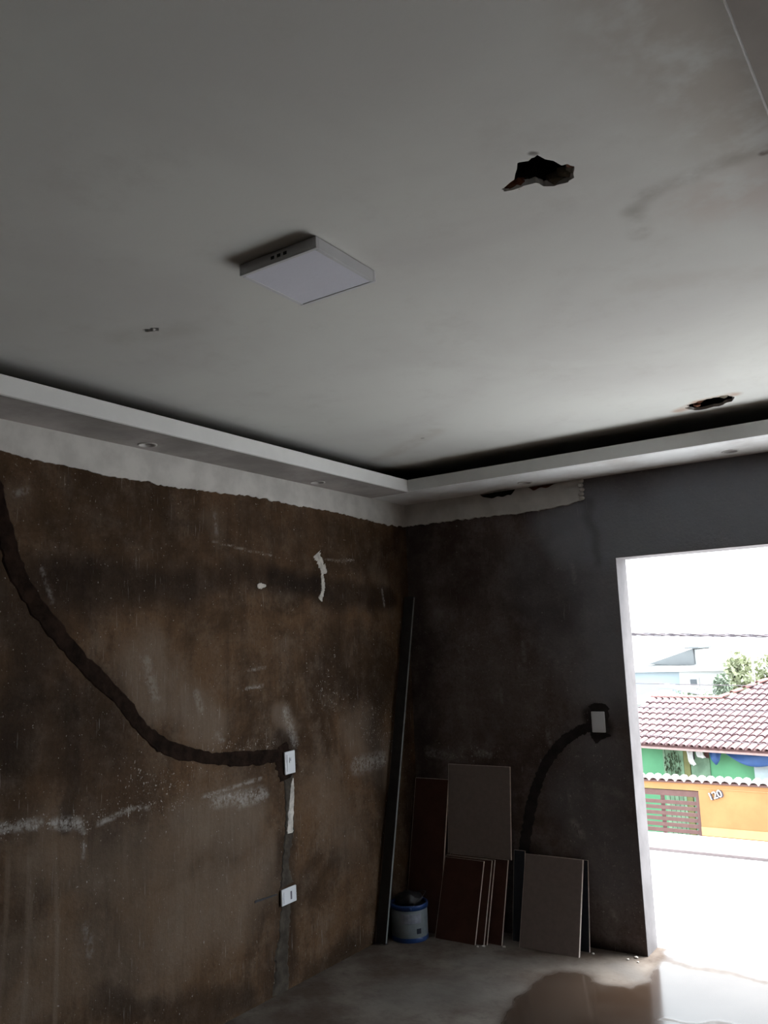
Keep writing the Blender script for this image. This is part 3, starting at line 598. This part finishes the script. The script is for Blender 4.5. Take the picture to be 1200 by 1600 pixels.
lean_tile('tile', .255, .566, -.236, -.088, 0, .412, .008, tile_red, 'dark red tile third from the front of the stack under the raised beige tile')
lean_tile('tile', .250, .553, -.248, -.099, 0, .410, .008, tile_red, 'dark red tile second from the front of the stack under the raised beige tile', .0)
lean_tile('tile', .252, .508, -.265, -.112, 0, .404, .009, tile_red, 'dark red tile frontmost in the stack under the raised beige tile', .0)
lean_tile('tile', .248, .660, -.072, -.020, .4165, .918, .010, tile_beige, 'beige tile raised on top of the dark red tile stack')
lean_tile('tile', .80, 1.092, -.080, -.014, 0, .447, .008, tile_slate, 'dark tile half hidden behind the floor standing beige tile')
lean_tile('tile', .732, 1.072, -.180, -.036, 0, .452, .015, tile_beige, 'beige tile standing on the floor nearest the doorway')

# crumbs of plaster on the floor
for k, (x, y, s) in enumerate([(.565, -.275, .013), (.665, -.222, .011), (.535, -.285, .008), (1.33, -.045, .012), (1.30, -.09, .008), (1.12, -.10, .009), (1.355, -.10, .007)]):
    bm = bmesh.new(); bmesh.ops.create_icosphere(bm, subdivisions=1, radius=s)
    for v in bm.verts: v.co = Vector((v.co.x*random.uniform(.7, 1.3), v.co.y*random.uniform(.7, 1.2), v.co.z*.6*random.uniform(.7, 1.1)))
    zmin = min(v.co.z for v in bm.verts)
    me = bpy.data.meshes.new('plaster_crumb'); bm.to_mesh(me); bm.free(); me.materials.append(MAT['white_smear'])
    o = bpy.data.objects.new('plaster_crumb', me); COL.objects.link(o); o.location = (x, y, -zmin)
    tag(o, 'small pale plaster crumb on the floor beside the tiles' if k < 3 else 'small pale plaster crumb on the floor at the foot of the doorway wall', 'crumb', 'crumbs by the tiles' if k < 3 else 'crumbs by the doorway')

# ================================================================== outside
ZG = -3.9
tag(MB().box((-60, 2.2, ZG-.2), (60, 120, ZG)).build('street', plain('pale_asphalt', (.30, .29, .28), .9, .2, .15, .6)), 'pale street and ground below the balcony', 'street', kind='structure')
tag(MB().box((-8, TH-.02, ZG), (6, 2.2, -.22)).build('lower_storey', plain('lower_render', (.55, .53, .5), .9, .2, .1, 1)), 'storey of the building below the balcony', 'building', kind='structure')

orange = plain('orange_wall_paint', (.34, .18, .075), .85, .25, .12, 1.2); cream = plain('cream_band', (.44, .30, .14), .85, .25, .06, 2)
roofm = [plain('roof_tile_clay_%d' % k, c, .85, .25, .12, 6) for k, c in enumerate([(.29, .205, .215), (.25, .175, .19), (.33, .24, .245)])]
deckm = plain('roof_underlay', (.09, .05, .05), .9, .2, .2); ridgem = plain('ridge_tile_red', (.26, .13, .12), .85, .25, .15); copm = plain('coping_tile_white', (.62, .56, .54), .85, .25, .08, 6)
brown = plain('brown_gate_paint', (.12, .065, .06), .7, .3, .1); green = plain('green_house_paint', (.085, .26, .14), .85, .25, .10, 1.5); lgreen = plain('pale_green_paint', (.16, .27, .18), .85, .25, .25, 3)

# a barrel roof tile: convex shell, tapering, with thickness
def barrel(r0, r1, L, n=6, t=.012):
    v = []; f = []
    for y, r in ((0, r0), (L, r1)):
        for rr in (r, r-t):
            for k in range(n+1):
                a = math.pi*k/n; v.append((-rr*math.cos(a), y, rr*math.sin(a)*.75))
    m = n+1
    for k in range(n):
        f += [[k, k+1, 2*m+k+1, 2*m+k], [m+k+1, m+k, 3*m+k, 3*m+k+1], [k, m+k, m+k+1, k+1], [2*m+k, 2*m+k+1, 3*m+k+1, 3*m+k]]
    f += [[0, 2*m, 3*m, m], [n, m+n, 3*m+n, 2*m+n]]
    me = bpy.data.meshes.new('roof_tile'); me.from_pydata(v, [], f); me.polygons.foreach_set('use_smooth', [True]*len(f)); return me

# --- front wall on the street with gate
fw = empty('street_wall', (-2.2, 14.6, ZG), 'orange street wall with white barrel tile coping and house number', 'wall')
def part(mb, name, mat, e):
    o = mb.build(name, mat, e); o.matrix_parent_inverse = Matrix.Translation(e.location).inverted(); return o
GX0, GX1 = -5.4, -2.23
part(MB().box((GX1, 14.6, ZG), (6.0, 14.78, -1.44)).box((-9, 14.6, ZG), (GX0, 14.78, -1.44)).box((GX0, 14.6, -1.62), (GX1, 14.78, -1.44)), 'masonry', orange, fw)
part(MB().box((GX1, 14.585, -2.52), (6.0, 14.6, -2.35)), 'cream_band', cream, fw)
part(MB().box((-9, 14.55, -1.47), (6.0, 14.86, -1.43)), 'coping_ledge', brown, fw)
me = barrel(.095, .08, .40); me.materials.append(copm)
k = 0; x = -5.2
while x < 2.2:
    o = bpy.data.objects.new('coping_tile', me); COL.objects.link(o); o.parent = fw
    o.location = Vector((x, 14.50, -1.44))-fw.location; o.rotation_euler = (math.radians(6), 0, random.uniform(-.03, .03)); x += .187; k += 1
part(MB().tube([(-2.3, 14.585, -1.56), (.8, 14.585, -1.585), (4, 14.585, -1.61)], .006, 5), 'conduit', cream, fw)
# house number, tilted
fc = bpy.data.curves.new('digits', 'FONT'); fc.body = '120'; fc.size = .21; fc.extrude = .02; fc.align_x = 'CENTER'; fc.align_y = 'CENTER'; fc.space_character = .95
fo = bpy.data.objects.new('digits', fc); COL.objects.link(fo); dg = bpy.context.evaluated_depsgraph_get(); dme = bpy.data.meshes.new_from_object(fo.evaluated_get(dg)); bpy.data.objects.remove(fo)
for nm, sc, yo, mt in (('number_digits', 1.0, 14.560, plain('white_number', (.62, .58, .6), .6)), ('number_shadow', 1.0, 14.585, plain('dark_number_shadow', (.07, .06, .07), .7))):
    m2 = dme.copy(); m2.materials.clear(); m2.materials.append(mt); o = bpy.data.objects.new(nm, m2); COL.objects.link(o); o.parent = fw
    dx = 0 if nm == 'number_digits' else .024  # dark copy offset to stand in for the digits' cast shadow
    o.location = Vector((-1.885+dx, yo, -1.685-dx*.4))-fw.location; o.rotation_euler = (math.pi/2, math.radians(-20), 0)
    o.scale = (1, 1, 1)
gt = empty('gate', ((GX0+GX1)/2, 14.66, ZG), 'brown horizontal slat gate in the orange street wall', 'gate')
part(MB().box((GX1-.07, 14.63, ZG+.05), (GX1, 14.70, -1.64)), 'frame_post', brown, gt); part(MB().box((GX0, 14.63, ZG+.05), (GX0+.07, 14.70, -1.64)), 'frame_post', brown, gt)
part(MB().box((GX0+.07, 14.63, -1.76), (GX1-.07, 14.70, -1.64)), 'top_rail', brown, gt)
z = -1.86
while z > ZG+.1:
    part(MB().box((GX0+.07, 14.65, z-.075), (GX1-.07, 14.68, z), None), 'slat', brown, gt); z -= .118
part(MB().box((-3.07, 14.68, ZG+.05), (-2.99, 14.72, -1.76)), 'mid_stile', brown, gt)

# --- green house
EA, EB = Vector((-4.385, 17.733)), Vector((-1.22, 17.007)); hx = (EB-EA).normalized(); hy = Vector((-hx.y, hx.x)); YAWH = math.atan2(hx.y, hx.x)
hs = empty('house', (-2.8, 17.37, ZG), 'green house with pink barrel tile roof across the street', 'house'); hs.rotation_euler = (0, 0, YAWH)
EZ = -1.03-ZG                     # eave height above the street, local z
def hp(mb, name, mat): return mb.build(name, mat, hs)
hp(MB().box((-2.9, .55, 0), (1.02, 5.2, EZ-.05)), 'wall', green)
hp(MB().box((1.02, .50, 0), (2.15, 5.2, EZ-.05)), 'white_wall', plain('pale_blue_paint', (.32, .40, .44), .85, .25, .05))
hp(MB().box((-1.36, .52, 0), (-.80, .56, EZ-.1)), 'pale_panel', lgreen)
hp(MB().box((-.78, .50, 0), (-.62, .56, EZ-.08)), 'door_post', plain('mossy_post', (.13, .14, .06), .9))
hp(MB().box((-.60, .52, 0), (-.10, .56, EZ-.08)), 'doorway', plain('greenish_shutter', (.11, .19, .13), .8, .3, .2, 4))
hp(MB().box((-.62, .51, EZ-.40), (-.48, .53, EZ-.12)), 'dark_opening', MAT['dark_slot']); hp(MB().box((-.22, .51, EZ-.34), (-.10, .53, EZ-.12)), 'dark_opening', deckm)
SL = .30; PIT = .205; ROWL = .40; ang = math.atan(SL)
x0l, x1l = -3.0, 2.25
def rows(x): return 8 if x < -.95 else min(15, 8+int((x+.95)*5.6))
v = []; f = []
xs = np.arange(x0l, x1l+.01, PIT)
for x in xs:
    yy = .0+rows(x)*ROWL*math.cos(ang); v += [(x, -.02, EZ-.02), (x, yy, EZ-.02+yy*SL), (x, -.02, EZ-.07), (x, yy, EZ-.07+yy*SL)]
for k in range(len(xs)-1):
    i = k*4; f += [[i, i+4, i+5, i+1], [i+2, i+3, i+7, i+6], [i, i+2, i+6, i+4], [i+1, i+5, i+7, i+3]]
f += [[0, 1, 3, 2], [len(v)-4, len(v)-2, len(v)-1, len(v)-3]]
mesh_obj('roof_deck', v, f, deckm, hs)
hp(MB().box((x0l, .0, EZ-.13), (x1l, .05, EZ-.05)), 'fascia_board', plain('pinkish_fascia', (.36, .26, .25), .8))
tm = []
for mt in roofm:
    me = barrel(.082, .068, .46); me.materials.append(mt); tm.append(me)
rest = MB()
cnt = 0
for x in xs[:-1]:
    for r in range(rows(x)):
        yy = -.08+r*ROWL*math.cos(ang); zz = EZ+.012+yy*SL
        o = bpy.data.objects.new('roof_tile', tm[random.choice([0, 0, 1, 2])]); COL.objects.link(o); o.parent = hs
        o.location = (x+PIT/2, yy, zz); o.rotation_euler = (ang-.075, 0, random.uniform(-.025, .025)); cnt += 1
rm = barrel(.10, .085, .34); rm.materials.append(ridgem)
pr = None
for x in xs[:-1]:
    yy = rows(x)*ROWL*math.cos(ang); p = Vector((x, yy, EZ+yy*SL+.02))
    q = Vector((x+PIT, rows(x+PIT)*ROWL*math.cos(ang), 0)); q.z = EZ+q.y*SL+.02
    o = bpy.data.objects.new('ridge_tile', rm); COL.objects.link(o); o.parent = hs
    dv = (q-p); o.location = p; o.rotation_euler = (math.asin(dv.z/dv.length), 0, math.atan2(dv.y, dv.x)-math.pi/2)
# back half of the roof so that it is a body, not a sheet
v = []; f = []
for k, x in enumerate([x0l, -.95, .3, x1l]):
    yy = rows(x)*ROWL*math.cos(ang); zt = EZ-.03+yy*SL; v += [(x, yy, zt), (x, yy+3.4, zt-1.0)]
for k in range(3): f.append([k*2, k*2+2, k*2+3, k*2+1])
mesh_obj('rear_roof', v, f, deckm, hs)

# blue tarp hung under the eave
def tarp_poly(label, pts, bot):
    v = []; f = []; n = 16
    for k in range(n+1):
        tt = k/n; x = pts[0]+(pts[1]-pts[0])*tt
        dz = bot(tt)
        for j in range(5):
            u = j/4; v.append((x, .30+.05*math.sin(tt*9+u*2)-.04*u, EZ-.13-dz*u))
    for k in range(n):
        for j in range(4): f.append([k*5+j, k*5+j+1, k*5+6+j, k*5+5+j])
    o = mesh_obj('tarp', v, f, plain('blue_tarp', (.03, .085, .24), .6, .4, .1, 3), None, True)
    s = o.modifiers.new('thick', 'SOLIDIFY'); s.thickness = .008
    o.location = hs.location; o.rotation_euler = hs.rotation_euler; tag(o, label, 'tarp', 'blue tarps under the eave')
tarp_poly('small pointed end of blue tarp hanging under the tiled eave', (.02, .36), lambda q: .06+.28*max(0, 1-abs(q-.52)*2.0)*(1 if abs(q-.5) < .5 else 0))
tarp_poly('long sagging blue tarp hanging under the tiled eave', (.42, 2.2), lambda q: .03+.27*math.sin(math.pi*min(1, q*1.15)))
# laundry
wc = plain('white_cloth', (.52, .55, .56), .9, .2, .08)
for k, (x, w_, zt, hh, lb) in enumerate([(-.53, .16, .16, .38, 'longer white cloth hanging by the green house door'), (-.28, .20, .10, .24, 'shorter white cloth hanging beside the green house door')]):
    v = []; f = []
    for i in range(7):
        for j in range(6): v.append((x+w_*(i/6-.5)+.08*(j/5)**2, .36+.03*math.sin(i*1.3+j), EZ-zt-hh*j/5*(1-.25*abs(i/6-.5))))
    for i in range(6):
        for j in range(5): f.append([i*6+j, i*6+j+1, i*6+7+j, i*6+6+j])
    o = mesh_obj('hanging_cloth', v, f, wc, None, True); o.modifiers.new('thick', 'SOLIDIFY').thickness = .006
    o.location = hs.location; o.rotation_euler = hs.rotation_euler; tag(o, lb, 'cloth', 'laundry at the green house')

# foliage helper
def foliage(name, mat, e, c, rad, n, size, seed, drop=False):
    rnd = random.Random(seed); v = []; f = []
    for k in range(n):
        while True:
            p = Vector((rnd.uniform(-1, 1), rnd.uniform(-1, 1), rnd.uniform(-1, 1)))
            if p.length < 1: break
        p *= (.55+.45*p.length)
        q = Vector((c[0]+p.x*rad[0], c[1]+p.y*rad[1], c[2]+p.z*rad[2])); s = size*rnd.uniform(.6, 1.4)
        d = Vector((rnd.uniform(-1, 1), rnd.uniform(-1, 1), rnd.uniform(-1.2, .5))).normalized(); sd_ = d.cross(Vector((rnd.uniform(-1, 1), rnd.uniform(-1, 1), 1))).normalized()*s*.28
        if drop: d = Vector((rnd.uniform(-.2, .2), rnd.uniform(-.2, 0), -1))
        i = len(v); v += [q, q+d*s*.5+sd_, q+d*s, q+d*s*.5-sd_]; f.append([i, i+1, i+2, i+3])
    o = mesh_obj(name, v, f, mat, e); o['kind'] = 'stuff'; return o
leaf_l = plain('hazed_leaf', (.33, .36, .23), .8, .3, .3, 3); leaf_d = plain('dark_leaf', (.035, .06, .03), .8, .3, .3, 3); leaf_m = plain('grey_green_leaf', (.22, .27, .20), .8, .3, .3, 3); bark = plain('bark', (.12, .09, .07), .9)  # far trees' leaf colours lifted to carry the distant haze
cp = empty('climbing_plant', (-2.8, 17.37, ZG), 'dark climbing plant trailing on the pale green panel', 'plant'); cp.rotation_euler = hs.rotation_euler
st = MB()
for k, x in enumerate([-1.25, -1.12, -1.0, -.88]): st.tube([(x, .50, .0), (x+.03, .47, 1.2), (x-.02, .47, EZ-.2-.08*(k % 2))], .007, 5)
st.build('stem', leaf_d, cp); foliage('leaves', leaf_d, cp, (-1.07, .46, EZ-.55), (.25, .03, .36), 130, .07, 5, True)

# --- far buildings and trees
white = plain('far_white_render', (.42, .43, .43), .9, .2, .05, .5); pblue = plain('far_pale_blue_render', (.27, .32, .35), .9, .2, .05, .5); slate = plain('grey_sheet_roof', (.13, .14, .145), .8, .3, .08, .5); lilac = plain('lilac_sheet_roof', (.24, .22, .27), .8, .3, .08, .5)
glass = plain('dark_window_glass', (.05, .06, .07), .2, .5, .05)
def win(e, x0, x1, z0, z1, y):
    w = MB().box((x0, y-.04, z0), (x1, y+.02, z1)).build('window', white, e); w.matrix_parent_inverse = Matrix.Translation(e.location).inverted()
    p = MB().box((x0+.08, y-.06, z0+.08), (x1-.08, y-.03, z1-.08)).build('pane', glass, w)
b = empty('far_building', (-7.6, 30, ZG), 'pale blue building at the end of the view beside the doorway edge', 'building')
part(MB().box((-12, 30.0, ZG), (-6.62, 34, .30)), 'wall', pblue, b); part(MB().box((-12.2, 29.8, .30), (-6.55, 34.2, .38)), 'roof_slab', white, b)
win(b, -7.5, -7.0, -.9, -.4, 30.0)
b = empty('far_building', (-6.5, 35, ZG), 'white house with dark grey gable roof behind the pale blue building', 'building')
part(MB().box((-11.2, 34.6, ZG), (-5.6, 39, .42)), 'wall', white, b)
part(MB().prism([(-9.35, .47), (-7.28, 1.12), (-7.26, .42), (-8.2, .42)], lambda a, c_, h: (a, 34.5+h, c_), 3.0), 'roof', slate, b)
part(MB().box((-7.6, 34.4, 1.12), (-7.0, 37.5, 1.19)), 'ridge_cap', slate, b)
part(MB().box((-7.25, 34.7, .42), (-5.8, 37.5, 1.08)), 'upper_wall', white, b)
b = empty('far_building', (-5.8, 29, ZG), 'low white flat roofed building beyond the tiled house', 'building')
part(MB().box((-6.42, 29, ZG), (-4.72, 31.5, .34)), 'wall', white, b); part(MB().box((-6.5, 28.85, .34), (-4.65, 31.6, .42)), 'roof_slab', white, b)
win(b, -6.1, -5.7, -.25, .12, 29)
b = empty('far_building', (-6.3, 25.6, ZG), 'small shed with sloping lilac sheet roof behind the tiled house', 'building')
part(MB().box((-7.6, 25.3, ZG), (-4.8, 26.2, -.62)), 'wall', white, b)
part(MB().prism([(-6.1, .05), (-4.8, -.24), (-4.8, -.30), (-6.1, -.02)], lambda a, c_, h: (a, 25.3+h, c_), .9), 'roof', lilac, b)
part(MB().prism([(-7.2, -.42), (-6.0, -.14), (-4.7, -.44), (-4.7, -.52), (-7.2, -.52)], lambda a, c_, h: (a, 24.6+h, c_), .7), 'front_roof', white, b)
b = empty('far_building', (-1.9, 40, ZG), 'red brick building far behind the trees', 'building')
part(MB().box((-4.6, 40, ZG), (2, 44, 1.35)), 'wall', plain('far_brick', (.32, .18, .15), .9, .2, .1, 1), b); part(MB().box((-4.8, 39.8, 1.35), (2.2, 44.2, 1.5)), 'roof_slab', white, b)

def tree(x, y, hgt, rx, rz, mat, seed, label, n=900, size=.3):
    e = empty('tree', (x, y, ZG), label, 'tree', 'trees beyond the tiled house')
    H = hgt-ZG
    MB().tube([(0, 0, 0), (.05, 0, H*.4), (-.05, .02, H*.75), (0, 0, H*.95)], [.14, .11, .07, .03], 8).build('trunk', bark, e, True)
    foliage('crown', mat, e, (0, 0, H-rz*.9), (rx, rx*.8, rz), n, size, seed)
tree(-4.05, 28, 1.0, .55, .8, leaf_l, 1, 'pale yellow green tree beside the thin mast', 800, .2)
tree(-3.05, 28.5, .95, .6, .9, leaf_l, 2, 'pale yellow green tree above the hip of the tiled roof', 800, .2)
tree(-4.45, 27.0, .30, .30, .45, leaf_m, 3, 'grey green tree in front of the pale trees', 500, .16)
tree(-5.6, 27.4, -.25, .8, .24, leaf_m, 4, 'low grey green bushy tree behind the tiled house ridge', 600, .14)
tree(-1.7, 28.2, .9, .65, .9, leaf_l, 6, 'broad pale green tree behind the hip of the tiled roof', 800, .2)
e = empty('antenna_mast', (-3.33, 27, ZG), 'thin grey antenna mast standing among the pale trees', 'mast'); gm = plain('grey_mast', (.2, .18, .2), .6)
H = 2.05-ZG
MB().tube([(0, 0, 0), (0, 0, H)], [.03, .02], 8).build('pole', gm, e, True); MB().tube([(-1.7, 0, H-.38), (0, 0, H-.33)], .010, 6).build('boom', gm, e)
for k in range(5): MB().tube([(-1.5+k*.3, -.15, H-.37), (-1.5+k*.3, .15, H-.37)], .006, 5).build('antenna_element', gm, e)

# --- power lines along the street
cabm = plain('grey_cable', (.10, .085, .095), .7)
def cable(y, za, zb, r, label, sag=.15, twist=False):
    x0c, x1c = -9.0, 9.0
    pts = []
    for k in range(41):
        tt = k/40; x = x0c+(x1c-x0c)*tt; pts.append((x, y, za+(zb-za)*(x+1.56)/2.05 + sag*((x+.5)/9)**2))
    mb = MB().tube(pts, r, 6)
    if twist:
        for ph in (0, 2.1, 4.2):
            mb.tube([(p[0]+(q/3)*.45*0, p[1]+r*1.6*math.cos(p[0]*7+ph), p[2]+r*1.6*math.sin(p[0]*7+ph)) for p in [(x0c+(x1c-x0c)*k/200, y, za+(zb-za)*(x0c+(x1c-x0c)*k/200+1.56)/2.05+sag*((x0c+(x1c-x0c)*k/200+.5)/9)**2) for k in range(201)] for q in (0,)], r*.6, 5)
    tag(mb.build('power_cable', cabm, None, True), label, 'cable', 'overhead cables along the street')
cable(9, 1.70, 1.595, .013, 'thick twisted overhead cable crossing the white sky', twist=True)
cable(9, .925, .87, .0065, 'thin overhead wire passing above the tiled ridge')
cable(9, .555, .50, .0065, 'thin overhead wire crossing the upper rows of roof tiles')
cable(9.2, .50, .47, .005, 'faint overhead wire just below the upper thin wire')
cable(9, .135, .03, .0065, 'thin overhead wire crossing just above the tiled eave')
cable(9.3, .33, .25, .0045, 'faint overhead wire crossing the middle rows of roof tiles')
